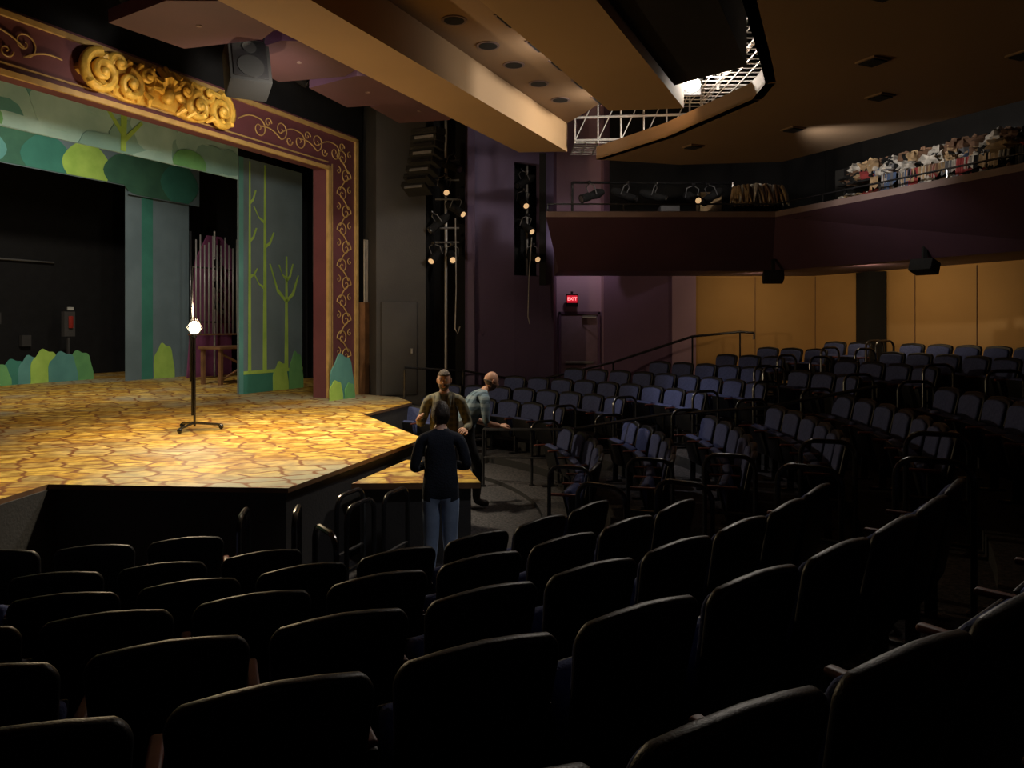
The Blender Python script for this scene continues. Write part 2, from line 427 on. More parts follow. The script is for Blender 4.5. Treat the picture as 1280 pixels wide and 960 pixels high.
b = B('proscenium_scrollwork')
def spiral(cs, cz, r0, a0, turns, dirn, m='goldline', rt=.012, n=26, t=.02, tail=None):
    pts = []; rr = []
    for k in range(n+1):
        f = k/n; a = rad(a0)+dirn*turns*2*math.pi*f; R = r0*(1-.88*f)
        pts.append(W(cs+R*math.cos(a), t, cz+R*math.sin(a))); rr.append(rt*(1-.4*f))
    if tail:
        st = Vector((cs+r0*math.cos(rad(a0)), cz+r0*math.sin(rad(a0)))); e = Vector(tail)
        pre = []
        for k in range(6):
            f = k/6; q = e.lerp(st, f); off = math.sin(f*math.pi)*.06
            pre.append(W(q.x, t, q.y+off)); rr.insert(0, rt)
        pts = pre+pts
    b.tube(pts, rr, m, 6)
for i, s0 in enumerate([-1.9, -1.35, -.85, -.35, .2]):
    d = 1 if i % 2 else -1
    spiral(s0, 5.88+d*.05, .17, 90*d+180, 1.4, d, tail=(s0-.5, 5.88))
    spiral(s0+.22, 5.88-d*.1, .09, 0, 1.2, -d)
for i, s0 in enumerate([-7.6, -7.05, -6.5, -6.0]):
    d = 1 if i % 2 else -1
    spiral(s0, 5.88+d*.05, .17, 90*d+180, 1.4, d, tail=(s0+.5, 5.88))
    spiral(s0-.22, 5.88-d*.1, .09, 0, 1.2, -d)
for i in range(13):
    z = 1.45+i*.36; d = 1 if i % 2 else -1
    spiral(.50+d*.06, z, .17, 0 if d > 0 else 180, 1.4, d, rt=.013, tail=(.5-d*.14, z-.28))
    spiral(.50-d*.18, z+.1, .075, 90, 1.1, -d, rt=.010)
b.done()
b = B('gilded_scroll_cartouche')
def sp3(cs, cz, r0, a0, turns, d, rt, t=.14, lift=.08):
    pts = []; rr = []; n = 34
    for k in range(n+1):
        f = k/n; a = rad(a0)+d*turns*2*math.pi*f; R = r0*(1-.85*f)
        pts.append(W(cs+R*math.cos(a), t+lift*f, cz+R*math.sin(a))); rr.append(rt*(1-.45*f))
    b.tube(pts, rr, 'gold', 9); b.ell(W(cs, t+lift, cz), (rt*.9, rt*.9, rt*.9), 'gold')
c0 = -3.98
back = []
for k in range(48):
    a = 2*math.pi*k/48; back.append((c0+1.34*math.cos(a), 5.86+(.27+.05*math.cos(6*a))*math.sin(a)))
b.flat(back, .0, .09, 'gold')
for sg in (-1, 1):
    sp3(c0+sg*1.06, 5.84, .28, 90, 1.7, -sg, .075)
    sp3(c0+sg*.62, 5.80, .21, 90, 1.5, sg, .065)
    sp3(c0+sg*.34, 5.98, .16, 270, 1.3, -sg, .06)
    sp3(c0+sg*.80, 6.04, .13, 200, 1.2, sg, .05)
    for k in range(6):
        f = k/5; s1 = c0+sg*(.25+f*.95)
        b.tube([W(s1, .1, 5.60+.05*f), W(s1+sg*.05, .2, 5.68), W(s1+sg*.14, .13, 5.80)], [.03, .055, .015], 'gold', 7)
        b.tube([W(s1-sg*.08, .1, 6.20-.09*f), W(s1, .17, 6.12-.06*f), W(s1+sg*.1, .12, 6.0-.04*f)], [.035, .05, .015], 'gold', 7)
for k in range(7):
    a = rad(180-180*k/6)
    b.tube([W(c0, .14, 5.80), W(c0+.16*math.cos(a), .24, 5.86+.2*math.sin(a)), W(c0+.25*math.cos(a), .14, 5.88+.34*math.sin(a))], [.025, .055, .035], 'gold', 7)
b.ell(W(c0, .2, 5.8), (.1, .1, .12), 'gold')
b.done()

# painted borders and legs
b = B('painted_foliage_border')
b.flat([(-9.5, 5.38), (-.12, 5.42), (-.12, 7), (-9.5, 7)], -2.2, .03, 'pale')
rnd = random.Random(3)
for i in range(30):
    s0 = -9.3+i*.31+rnd.uniform(-.1, .1); z0 = 5.5+rnd.uniform(-.1, .75)
    pts = []; w = rnd.uniform(.25, .55); h = rnd.uniform(.18, .4)
    for k in range(22):
        a = 2*math.pi*k/22; R = 1+.07*math.cos(5*a+i); pts.append((min(-.14, s0+w*R*math.cos(a)), max(5.41, z0+h*R*math.sin(a))))
    b.flat(pts, -2.17, .004+.0006*i, ['teal2', 'pale2', 'pale', 'pale', 'pale2', 'pale2'][rnd.randrange(6)])
b.flat([(-2.9, 5.44), (-2.8, 5.44), (-2.76, 6.5), (-2.9, 6.5)], -2.14, .006, 'lime')
b.flat([(-2.8, 5.6), (-2.45, 6.0), (-2.5, 6.03), (-2.82, 5.7)], -2.14, .006, 'lime')
b.flat([(-2.88, 5.7), (-3.2, 6.1), (-3.14, 6.12), (-2.86, 5.8)], -2.14, .006, 'lime')
for s0 in (-7.2, -5.3, -1.4):
    b.flat([(s0+.4*math.cos(2*math.pi*k/20), max(5.42, 5.5+.26*math.sin(2*math.pi*k/20))) for k in range(20)], -2.14, .008, 'green')
b.done()
b = B('painted_forest_border')
b.flat([(-9, 5.95), (1.6, 5.95), (1.6, 5.75), (3.9, 5.75), (3.9, 8.6), (-9, 8.6)], -7.5, .03, 'flatblue')
for i, (s0, w, h, m_) in enumerate([(-1.2, 1.0, .9, 'dgreen'), (-3.2, 1.1, .8, 'teal'), (2.6, 1.2, 1.2, 'dgreen'), (-.55, .6, .75, 'teal'), (.45, .62, .8, 'lime'), (1.5, .6, .7, 'dgreen'), (-2.0, .5, .6, 'teal2'), (3.2, .6, .8, 'teal')]):
    pts = [(min(3.88, s0+w*math.cos(2*math.pi*k/24)*(1+.06*math.cos(4*2*math.pi*k/24))), max(5.97 if s0 < 2 else 5.77, 6.25+h*.7*math.sin(2*math.pi*k/24))) for k in range(24)]
    b.flat(pts, -7.47, .008+.002*i, m_)
b.done()
def tree(bb, s0, z0, h, t, m, w=.05, br=((.4, -.25, .3), (.55, .3, .35), (.7, -.3, .3), (.82, .22, .25))):
    bb.flat([(s0-w, z0), (s0+w, z0), (s0+w*.5, z0+h), (s0-w*.3, z0+h)], t, .006, m)
    for (f, dx, dz) in br:
        z = z0+h*f; e = .04
        bb.flat([(s0, z-e), (s0+dx*.6, z+dz*.25), (s0+dx, z+dz), (s0+dx-e, z+dz), (s0+dx*.5-e*.5, z+dz*.35), (s0, z+e)], t, .006, m)
def bush(bb, s0, w, h, t, m, z0=1.0, th=.006):
    pts = [(s0-w, z0)]
    for k in range(25):
        a = math.pi*(1-k/24); R = 1+.045*math.cos(7*a); pts.append((s0+w*R*math.cos(a), z0+.02+h*R*max(0, math.sin(a))**.7))
    pts.append((s0+w, z0)); bb.flat(pts, t, th, m)
b = B('painted_forest_leg')
b.flat([(-.12, 1), (1.85, 1), (1.85, 5.9), (-.12, 5.9)], -2.2, .05, 'flatblue')
b.flat([(-.12, 1), (1.85, 1), (1.85, 1.42), (-.12, 1.42)], -2.15, .006, 'teal')
b.flat([(-.12, 1), (.0, 1), (.0, 5.9), (-.12, 5.9)], -2.15, .008, 'teal2')
b.flat([(.0, 1.4), (1.85, 1.4), (1.85, 1.47), (0, 1.47)], -2.14, .006, 'lime')
tree(b, .62, 1.45, 4.4, -2.14, 'lime', .06, ((.4, -.3, .3), (.6, .3, .35), (.72, -.3, .3)))
tree(b, .17, 1.45, 4.4, -2.14, 'lime', .045, ((.45, .25, .2), (.62, .22, .3), (.8, .2, .3)))
tree(b, 1.3, 1.45, 2.5, -2.14, 'lime', .06, ((.6, -.5, .8), (.6, .42, .6), (.78, .24, .4), (.8, -.22, .3)))
bush(b, 1.1, .25, .6, -2.13, 'lime', 1.0, .008); bush(b, 1.6, .24, .8, -2.12, 'green', 1.0, .008)
b.done()
b = B('painted_slate_leg')
b.flat([(1.6, 1), (3.6, 1), (3.6, 7.2), (1.6, 7.2)], -7.6, .05, 'flatblue')
b.flat([(2.05, 1), (2.4, 1), (2.4, 7.2), (2.05, 7.2)], -7.55, .006, 'teal'); bush(b, 2.75, .34, .9, -7.54, 'lime'); b.done()
b = B('painted_bush_groundrow')
rnd = random.Random(11); s0 = -6.0; i = 0
while s0 < 1.6:
    w = rnd.uniform(.30, .48); bush(b, s0, w, rnd.uniform(.5, .85), -8.9+.012*(i % 4), ['teal2', 'green', 'teal', 'teal2', 'lime'][i % 5], 1.0, .01)
    s0 += w*1.2; i += 1
for s0 in (-4, -2, 0): b.box(W(s0, -9.05, 1.15), (.05, .25, .3), 'brown', rz=PYAW)
b.done()
b = B('painted_bush_cutout')
bush(b, -.02, .38, .84, .35, 'teal2', 1.0, .02); bush(b, -.25, .2, .35, .38, 'lime', 1.0, .02); bush(b, .18, .16, .28, .38, 'green', 1.0, .02)
b.box(W(0, .25, 1.1), (.05, .2, .2), 'brown', rz=PYAW); b.done()
b = B('magenta_scenery_flat'); b.flat([(3.0, 1), (3.7, 1), (4.6, 1), (4.6, 4.6), (4.2, 4.9), (3.7, 4.9), (3.3, 4.2)], -7.0, .04, 'magenta'); b.done()
b = B('pipe_rack')
for k in range(11):
    b.tube([W(2.3+.14*k, -5.9, 2.2), W(2.3+.14*k, -5.9, 4.6+.15*math.sin(k*2))], .020, 'steel', 6)
b.tube([W(2.2, -5.95, 3.9), W(3.9, -5.95, 3.9)], .02, 'rail', 6); b.tube([W(2.2, -5.95, 2.5), W(3.9, -5.95, 2.5)], .02, 'rail', 6)
for s_ in (2.2, 3.9): b.tube([W(s_, -5.98, 1), W(s_, -5.98, 4.8)], .03, 'rail', 6)
b.box(W(3.05, -5.9, 2.18), (1.8, .25, .04), 'brown', rz=PYAW); b.done()
b = B('prop_table')
b.box(W(2.3, -4.6, 1.88), (1.7, .7, .07), 'brown', rz=PYAW, bev=.01)
for ds in (-.75, .75):
    for dt in (-.28, .28): b.box(W(2.3+ds, -4.6+dt, 1.43), (.08, .08, .86), 'brown', rz=PYAW)
b.tube([W(1.55, -4.32, 1.1), W(3.05, -4.32, 1.75)], .03, 'brown', 6); b.tube([W(1.55, -4.32, 1.75), W(3.05, -4.32, 1.1)], .03, 'brown', 6)
b.done()
b = B('black_masking_drape')
pts = [(3.0+k*.05, -4.0+.05*math.sin(k*1.3)) for k in range(60)]
vs = [W(p[0], p[1], 1.0) for p in pts]+[W(p[0], p[1], 7) for p in pts]
b.raw(vs, [[k, k+1, 61+k, 60+k] for k in range(59)], 'black', True); b.done()
b = B('black_masking_curtain')
pts = [(1.9+k*.05, -1.9+.05*math.sin(k*1.3)) for k in range(40)]
vs = [W(p[0], p[1], 3.4) for p in pts]+[W(p[0], p[1], 7) for p in pts]
b.raw(vs, [[k, k+1, 41+k, 40+k] for k in range(39)], 'flatdark', True); b.done()

# ghost light
b = B('ghost_light_stand')
gx, gy = -4.34, 10.5
for k in range(3):
    a = rad(20+120*k); b.tube([(gx, gy, 1.10), (gx+.34*math.cos(a), gy+.34*math.sin(a), 1.06)], .018, 'rail', 6)
    b.ell((gx+.34*math.cos(a), gy+.34*math.sin(a), 1.035), (.035, .035, .035), 'rail')
b.tube([(gx, gy, 1.05), (gx, gy, 2.30)], .017, 'rail', 8)
b.tube([(gx-.03, gy, 1.2), (gx-.03, gy, 3.25)], [.016, .009], 'rail', 8)
b.tube([(gx, gy, 2.26), (gx, gy, 2.32)], .03, 'rail', 10)
b.ell((gx, gy, 2.40), (.07, .07, .085), 'lamp')
for k in range(6):
    a = rad(60*k+30); b.tube([(gx+.03*math.cos(a), gy+.03*math.sin(a), 2.30), (gx+.10*math.cos(a), gy+.10*math.sin(a), 2.40), (gx+.03*math.cos(a), gy+.03*math.sin(a), 2.52)], .003, 'rail', 5)
b.done()

# ------------------------------------------------------------ house walls
def wl(name, p, q, z0, z1, m, th=.15):
    b = B(name); b.wall(p, q, z0, z1, th, m); b.done()
pend = W(1.4, -.15)
wl('wall_proscenium_return', (pend.x, pend.y), (-2.75, 15.55), 0, 9, 'black2')
wl('wall_house_black', (-2.75, 15.55), (-1.78, 15.85), 0, 9, 'black2')
b = B('door_1'); b.box((-2.3, 15.66, 1.95), (.72, .04, 1.9), 'black2', rz=rad(17), bev=.01); b.box((-2.05, 15.68, 1.9), (.04, .06, .1), 'steel', rz=rad(17)); b.done()
wl('wall_niche_left', (-1.78, 15.85), (-1.72, 17.0), 0, 9, 'black'); wl('wall_niche_back', (-1.75, 16.9), (-.9, 17.0), 0, 9, 'black')
wl('wall_niche_right', (-.85, 17.1), (-.93, 16.1), 0, 9, 'purple')
wl('wall_purple', (-.93, 16.1), (.05, 16.55), 0, 9, 'purple')
wl('wall_slot_lower', (.05, 16.55), (.6, 16.85), 0, 3.5, 'purple'); wl('wall_slot_upper', (.05, 16.55), (.6, 16.85), 5.95, 9, 'purple')
wl('wall_slot_back', (.0, 17.3), (.6, 17.6), 3.3, 6.2, 'black'); wl('wall_slot_right', (.62, 17.5), (.6, 16.85), 3.3, 6.2, 'black'); wl('wall_slot_left', (.05, 16.56), (-.02, 17.3), 3.3, 6.2, 'black')
wl('wall_purple_right', (.6, 16.85), (.92, 17.0), 0, 9, 'purple')
wl('wall_door_return', (.92, 17.0), (1.05, 18.1), 0, 9, 'purple2')
wl('wall_door', (1.05, 18.1), (2.1, 18.1), 0, 9, 'mauve')
wl('wall_plum_return', (2.1, 18.1), (2.12, 17.75), 0, 9, 'mauve')
wl('wall_plum', (2.12, 17.75), (3.65, 17.3), 0, 9, 'purple2')
wl('wall_pilaster', (3.6, 17.25), (4.12, 17.2), 0, 3.6, 'mauve')
wl('wall_ochre_far', (4.12, 17.25), (6.75, 17.1), 0, 3.6, 'orange')
wl('wall_ochre_corner', (6.75, 17.1), (7.2, 16.0), 0, 3.6, 'orange')
wl('wall_gallery_far', (2.2, 17.2), (6.95, 17.05), 3.7, 9, 'black'); wl('wall_gallery_corner', (6.95, 17.1), (7.3, 15.9), 3.7, 9, 'black')
b = B('wall_column'); b.prism([(7.1, 15.85), (7.45, 15.85), (7.45, 15.3), (7.1, 15.3)], 0, 3.5, 'hole'); b.done()
circ = [(7.25, 15.9), (8.3, 13.7), (9.1, 11.0), (9.4, 8), (9.0, 4.5), (7.5, 1), (5, -2), (1, -4.2), (-4, -5), (-10, -4), (-14, 0), (-15, 5)]
for i in range(len(circ)-1):
    wl('wall_rear_%d' % (i+1), circ[i], circ[i+1], 0, 3.6 if i < 4 else 9, 'orange' if i < 3 else 'purple2')
    if i < 4: wl('wall_gallery_rear_%d' % (i+1), circ[i], circ[i+1], 3.6, 9, 'black')
wl('wall_left', (-15, 5), (W(-14, -.1).x, W(-14, -.1).y), 0, 9, 'purple')
b = B('trim_ochre_panels')
for i, (p, q) in enumerate([((4.12, 17.24), (6.75, 17.09)), ((7.24, 15.9), (8.29, 13.7)), ((8.29, 13.7), (9.09, 11.0))]):
    P = Vector(p); Q = Vector(q); n = max(2, int((Q-P).length/1.3))
    for k in range(1, n+1):
        c = P.lerp(Q, k/n); d = (Q-P).normalized()
        b.box((c.x, c.y, 2.45), (.012, .012, 2.1), 'brown', rz=math.atan2(d.y, d.x))
b.done()
b = B('ceiling'); b.prism([(-20, -8), (14, -8), (14, 22), (-3.5, 22), W(1.3, .0), W(-14, .0)], 8.3, 8.4, 'black'); b.done()
b = B('door_2')
b.box((1.58, 18.05, 1.62), (.86, .06, 2.1), 'doorpaint', bev=.01)
for x in (1.12, 2.04): b.box((x, 18.04, 1.64), (.05, .1, 2.18), 'purple2')
b.box((1.58, 18.04, 2.71), (.97, .1, .06), 'purple2'); b.box((1.58, 17.98, 1.55), (.66, .06, .06), 'steel', bev=.01)
b.box((1.8, 17.96, 2.62), (.32, .08, .06), 'steel'); b.tube([(1.65, 17.9, 2.6), (1.95, 17.75, 2.6)], .012, 'steel', 6)
b.done()
b = B('exit_sign')
b.box((1.4, 17.9, 3.0), (.28, .06, .30), 'black', bev=.01)
b.box((1.4, 17.868, 3.03), (.24, .01, .17), 'exit')
b.box((1.4, 17.97, 3.18), (.05, .12, .06), 'black')
cu = bpy.data.curves.new('t', 'FONT'); cu.body = 'EXIT'; cu.size = .11; cu.align_x = 'CENTER'; cu.align_y = 'CENTER'; cu.extrude = .004
to = bpy.data.objects.new('t', cu); sc.collection.objects.link(to)
dg = bpy.context.evaluated_depsgraph_get(); me = bpy.data.meshes.new_from_object(to.evaluated_get(dg))
T = Matrix.Translation((1.4, 17.858, 3.03)) @ Matrix.Rotation(rad(90), 4, 'X')
b.raw([T @ v.co for v in me.vertices], [list(p.vertices) for p in me.polygons], 'exitletters')
bpy.data.objects.remove(to); b.done()
b = B('wall_handrail')
path = [(-.6, 15.75, 1.0), (.9, 16.2, 1.35), (2.2, 16.7, 1.62), (3.9, 16.6, 2.18), (4.9, 16.5, 2.28), (5.2, 16.5, 2.26), (5.2, 16.5, 2.12)]
b.tube(path, .028, 'rail', 8)
for p in path[:5]: b.tube([p, (p[0], p[1], 0.2)], .02, 'rail', 6)
b.done()
b = B('stair_handrail')
b.tube([(-2.1, 15.0, 1.5), (-2.1, 15.0, 1.6), (-1.0, 15.65, 1.5), (.3, 16.2, 1.25)], .02, 'rail', 8)
b.tube([(-2.1, 15.0, 1.0), (-2.1, 15.0, 1.55)], .02, 'rail', 6); b.tube([(-1.0, 15.65, 0), (-1.0, 15.65, 1.5)], .02, 'rail', 6); b.tube([(.3, 16.2, 0), (.3, 16.2, 1.25)], .02, 'rail', 6); b.done()

# ------------------------------------------------------------ balcony
lipl = [(.62, 14.0), (4.8, 14.0), (6.5, 9.8), (7.0, 5), (5.6, 1)]
botl = [(.92, 15.2), (5.15, 15.2), (7.7, 10.3), (8.3, 5), (6.7, .2)]
outl = [(.92, 16.8), (6.6, 16.8), (8.95, 11), (9.2, 6), (7.1, 1)]
GF = 4.32   # gallery floor height
b = B('balcony_front'); n = len(lipl)
vs = []
for (z, L_) in [(4.50, lipl), (4.40, lipl), (3.5, botl), (3.5, outl), (3.65, outl)]:
    vs += [(p[0], p[1], z) for p in L_]
inn = []
for p, q in zip(lipl, botl):
    d = (Vector(q)-Vector(p)).normalized()*.16; inn.append((p[0]+d.x, p[1]+d.y))
vs += [(p[0], p[1], 4.53) for p in inn]; vs += [(p[0], p[1], GF) for p in inn]; vs += [(p[0], p[1], GF) for p in outl]
def strip(a, c, m, sm=False): b.raw(vs, [[a*n+k, a*n+k+1, c*n+k+1, c*n+k] for k in range(n-1)], m, sm)
strip(0, 1, 'lip'); strip(1, 2, 'fascia'); strip(2, 3, 'fascia'); strip(0, 5, 'lip'); strip(5, 6, 'black'); strip(6, 7, 'black')
b.raw(vs, [[0, n, 2*n, 3*n, 7*n, 6*n, 5*n]], 'fascia'); b.done()
b = B('balcony_rail')
b.tube([(p[0], p[1], 4.66) for p in inn], .016, 'rail', 6)
for k in range(len(inn)-1):
    P = Vector(inn[k]); Q = Vector(inn[k+1]); m_ = int((Q-P).length/1.1)
    for j in range(m_+1):
        c = P.lerp(Q, j/m_); b.tube([(c.x, c.y, 4.53), (c.x, c.y, 4.66)], .012, 'rail', 6)
b.done()
for (x, y, rz) in [(5.05, 14.85, -10), (6.55, 12.2, -60)]:
    b = B('underbalcony_loudspeaker')
    b.box((x, y, 3.36), (.38, .25, .2), 'hole', rz=rad(rz), rx=rad(-20), bev=.02)
    b.box((x, y, 3.55), (.06, .06, .3), 'hole'); b.done()

b = B('ceiling_canopy')
can = [(1.46, 13.3), (2.35, 11.7), (3.05, 9.75), (3.0, 9.1), (2.76, 8.5), (2.02, 6.75), (1.2, 4.4), (.9, 2), (.9, -1), (9, -1), (9, 4), (7.0, 7), (6.5, 9.8), (4.75, 13.5), (3, 13.75)]
b.prism(can, 5.3, 5.34, 'tan2', 'tan')
for i in range(8):
    p, q = can[i], can[i+1]; b.wall(p, q, 5.3, 5.52, .12, 'tan2')
b.done()
b = B('ceiling_canopy_fixtures')
for (x, y) in [(3.2, 6.6), (3.9, 8.3), (3.3, 5.0), (4.6, 9.6), (2.9, 12.3), (4.1, 11.2), (5.4, 8.1)]:
    b.box((x, y, 5.285), (.20, .20, .04), 'hole', rz=rad(24)); b.box((x+.0, y, 5.29), (.25, .25, .02), 'tan2', rz=rad(24))
b.done()
b = B('lighting_catwalk')
for k in range(30):
    y = 7.6+k*.20; b.tube([(2.15, y, 6.25), (4.3, y, 6.25)], .009, 'steel', 5)
for k in range(13):
    x = 2.15+k*.18; b.tube([(x, 7.5, 6.25), (x, 13.2, 6.25)], .009, 'steel', 5)
for x in (2.1, 3.3, 4.4):
    for z in (6.3, 6.75, 7.3): b.tube([(x, 7, z), (x, 13.4, z)], .032, 'steel', 8)
    for k in range(7):
        y = 7+k*1.06; b.tube([(x, y, 6.2), (x, y, 8.25)], .028, 'steel', 6)
        if k < 6: b.tube([(x, y, 6.3), (x, y+1.06, 7.3)], .018, 'steel', 6); b.tube([(x, y+1.06, 6.3), (x, y, 7.3)], .014, 'steel', 6)
for z in (5.65, 6.05, 6.5): b.tube([(1.1, 13.4, z), (4.4, 13.4, z+.1)], .024, 'steel')
for k in range(9):
    b.tube([(1.1+k*.4, 13.4, 5.6), (1.1+k*.4, 13.4, 6.6)], .016, 'steel', 6)
    if k < 8: b.tube([(1.1+k*.4, 13.4, 5.65), (1.5+k*.4, 13.4, 6.5)], .010, 'steel', 6)
for k in range(16): b.tube([(1.1+k*.2, 13.4, 5.62), (1.1+k*.2, 14.4, 5.62)], .009, 'steel', 5)
for k in range(6): b.tube([(1.1, 13.45+k*.18, 5.62), (4.2, 13.45+k*.18, 5.62)], .009, 'steel', 5)
b.done()
b = B('work_light'); b.ell((2.74, 11.7, 6.10), (.13, .10, .11), 'work'); b.box((2.74, 11.84, 6.12), (.34, .08, .3), 'black', bev=.02)
b.tube([(2.74, 11.87, 6.2), (2.74, 11.87, 6.8)], .02, 'rail'); b.done()

def beam(name, t0, t1, s0, s1a, s1b, z0, z1, m, ms=None):
    b = B(name); b.prism([W(s0, t0), W(s1a, t0), W(s1b, t1), W(s0, t1)], z0, z1, m, ms); return b.done()
beam('ceiling_beam', 3.95, 4.75, -14, .3, .6, 5.5, 6.5, 'tan')
beam('ceiling_beam', 6.2, 7.2, -14, -1.6, -1.3, 5.5, 6.6, 'tan')
b = B('ceiling_recess'); b.prism([W(-14, 4.75), W(.6, 4.75), W(-.9, 6.2), W(-14, 6.2)], 6.0, 6.1, 'tan2'); b.done()
b = B('ceiling_recess_fixtures')
for s0 in (-5.3, -4.3, -3.4, -2.6, -1.7, -.8):
    for k, t in enumerate((5.15, 5.75)):
        c = W(s0+.25*k, t, 5.985)
        if k == 0: b.tube([c, c+Vector((0, 0, .012))], .12, 'hole', 16); b.tube([c+Vector((0, 0, .003)), c+Vector((0, 0, .012))], .15, 'lip', 16)
        else: b.box(c, (.36, .16, .03), 'hole', rz=PYAW); b.box(c+Vector((0, 0, .01)), (.42, .22, .02), 'lip', rz=PYAW)
b.done()
beam('ceiling_dark_bulkhead', 7.22, 8.2, -14, -2.0, -2.4, 5.62, 7.6, 'black')

def cloud(c_s, c_t, z, a, w, d, tilt):
    b = B('acoustic_cloud_panel')
    poly = [(-w, -d*.35), (-w*.6, -d), (w*.6, -d), (w, -d*.35), (w*.75, d), (-w*.75, d)]
    T = Matrix.Translation(W(c_s, c_t, z)) @ Matrix.Rotation(PYAW+rad(a), 4, 'Z') @ Matrix.Rotation(rad(tilt), 4, 'Y')
    n = len(poly)
    vs = [T @ Vector((p[0], p[1], 0)) for p in poly]+[T @ Vector((p[0], p[1], .16)) for p in poly]
    b.raw(vs, [list(range(n))[::-1]], 'cloud'); b.raw(vs, [list(range(n, 2*n))], 'black')
    b.raw(vs, [[i, (i+1) % n, (i+1) % n+n, i+n] for i in range(n)], 'purple2')
    for (x, y) in ((-.4*w, -.4*d), (.4*w, -.4*d), (0, .6*d)):
        q = T @ Vector((x, y, .1)); b.tube([q, (q.x, q.y, 8.25)], .015, 'rail', 6)
    c = T @ Vector((0, 0, -.01)); b.tube([c, c+Vector((0, 0, .02))], .035, 'lip', 10)
    b.done()
cloud(-5.3, 2.2, 6.05, 0, .75, .85, -3)
cloud(-3.6, 2.3, 6.12, 0, .68, .8, 3)
cloud(-2.1, 2.4, 6.10, 0, .65, .75, 3)
cloud(-.7, 2.5, 6.15, 0, .6, .7, 4)
cloud(-7.0, 1.9, 6.3, 0, .75, .85, -5)
for i in range(4): cloud(-4.6+i*1.45, 1.0, 6.95, 0, .55, .35, 0)
b = B('overhead_rigging_truss')
for t in (.45, 1.5, 3.3, 3.7):
    for z in (7.1, 7.4):
        b.tube([W(-9, t, z), W(.8, t, z)], .03, 'rail', 6)
    for k in range(24):
        s0 = -9+k*.4; b.tube([W(s0, t, 7.1), W(s0+.4, t, 7.4)], .014, 'steel', 5)
    for s0 in (-8, -5, -2, .5): b.tube([W(s0, t, 7.4), W(s0, t, 8.25)], .02, 'rail', 6)
b.done()
b = B('hanging_loudspeaker')
c = Vector((-3.52, 10.2, 5.83)); T = Matrix.Translation(c) @ Matrix.Rotation(rad(30), 4, 'Z') @ Matrix.Rotation(rad(-22), 4, 'X')
b.box((0, 0, 0), (.54, .42, .68), 'hole', bev=.03, mx=T); b.box((0, -.215, 0), (.44, .02, .58), 'shell', bev=.008, mx=T)
for z, r in ((-.12, .17), (.18, .09)): b.tube([(0, -.215, z), (0, -.235, z)], r, 'hole', 20, mx=T)
b.tube([(-3.7, 10.25, 6.1), (-3.7, 10.25, 8.25)], .02, 'rail'); b.tube([(-3.3, 10.25, 6.1), (-3.3, 10.25, 8.25)], .02, 'rail'); b.done()
b = B('line_array_loudspeaker')
for k in range(8):
    a = rad(-8+k*8); z = 6.0-k*.13; y = 14.2+.06*k*k*.25
    b.box((-1.55-.02*k*k*.3, y, z), (.55, .35, .115), 'hole', rx=-a*.6, rz=rad(-25), bev=.012)
    b.box((-1.6-.02*k*k*.3, y-.19, z), (.4, .02, .05), 'c_grey' if k % 2 else 'shell', rx=-a*.6, rz=rad(-25))
b.tube([(-1.55, 14.2, 6.0), (-1.55, 14.2, 8.25)], .03, 'rail'); b.done()

def spotl(lens):
    b = B('stage_spotlight')
    b.tube([(0, -.28, 0), (0, -.10, 0), (0, -.08, 0), (0, .12, 0), (0, .26, 0)], [.085, .085, .07, .10, .06], 'black', 14)
    b.tube([(0, -.295, 0), (0, -.28, 0)], .09, 'rail', 14); b.tube([(0, -.30, 0), (0, -.285, 0)], .06, lens, 14)
    b.tube([(-.13, 0, 0), (-.13, 0, .18), (0, 0, .24), (.13, 0, .18), (.13, 0, 0)], .010, 'c_grey', 6)
    b.box((0, 0, .26), (.07, .05, .07), 'rail', bev=.01)
    return b.done()
spot = spotl('warmlens'); spot.location = (-1.42, 15.9, 5.3); spot.rotation_euler = (rad(35), 0, rad(20))
spotd = spotl('darklens'); spotd.location = (2.2, 15.2, 5.0); spotd.rotation_euler = (rad(25), 0, rad(60))
S = [(-1.2, 15.95, 4.85, 50, 30), (-1.25, 15.9, 3.85, 10, 20), (-1.55, 15.9, 3.9, -25, 35), (3.55, 15.2, 4.95, 15, 20),
     (.22, 16.85, 5.15, 20, 30), (.27, 16.85, 4.6, 40, 30), (.42, 16.9, 3.95, 30, 20)]
for (x, y, z, a, tl) in S: inst(spot, 'stage_spotlight', (x, y, z), rad(a), rad(tl))
for (x, y, z, a, tl) in [(-1.5, 15.9, 4.55, -60, 40), (-1.3, 15.95, 5.75, 60, 25), (.3, 16.9, 5.6, -50, 30), (4.0, 15.3, 5.0, -60, 30), (2.8, 15.3, 5.0, 70, 20), (1.6, 15.2, 5.0, -60, 20)]:
    inst(spotd, 'stage_spotlight', (x, y, z), rad(a), rad(tl))
for (s_, z) in [(2.4, 3.6), (2.5, 3.0), (2.45, 2.4), (2.5, 4.2)]:
    inst(spotd, 'stage_spotlight', W(s_-.4, -1.2, z), rad(-50), rad(25))
for (s_, z) in [(4.2, 3.5), (4.25, 2.9), (4.2, 4.1)]:
    inst(spotd, 'stage_spotlight', W(s_-.5, -6.6, z), rad(40), rad(25))
for k in range(7): inst(spotd, 'stage_spotlight', W(-6.8+k*1.05, .45, 6.80), rad(60+20*(k % 3)), rad(30))
b = B('lighting_boom')
b.tube([(-1.38, 16.05, 0), (-1.38, 16.05, 6.9)], .03, 'steel', 8); b.tube([(.33, 17.0, 3.5), (.33, 17.0, 6.0)], .03, 'steel', 8)
for z in (3.9, 4.2, 4.8, 5.2, 5.6): b.tube([(-1.6, 16.0, z+.25), (-1.1, 16.0, z+.25)], .02, 'c_grey', 6)
b.tube([(1.2, 15.25, 5.26), (4.4, 15.35, 5.26)], .025, 'rail', 8)
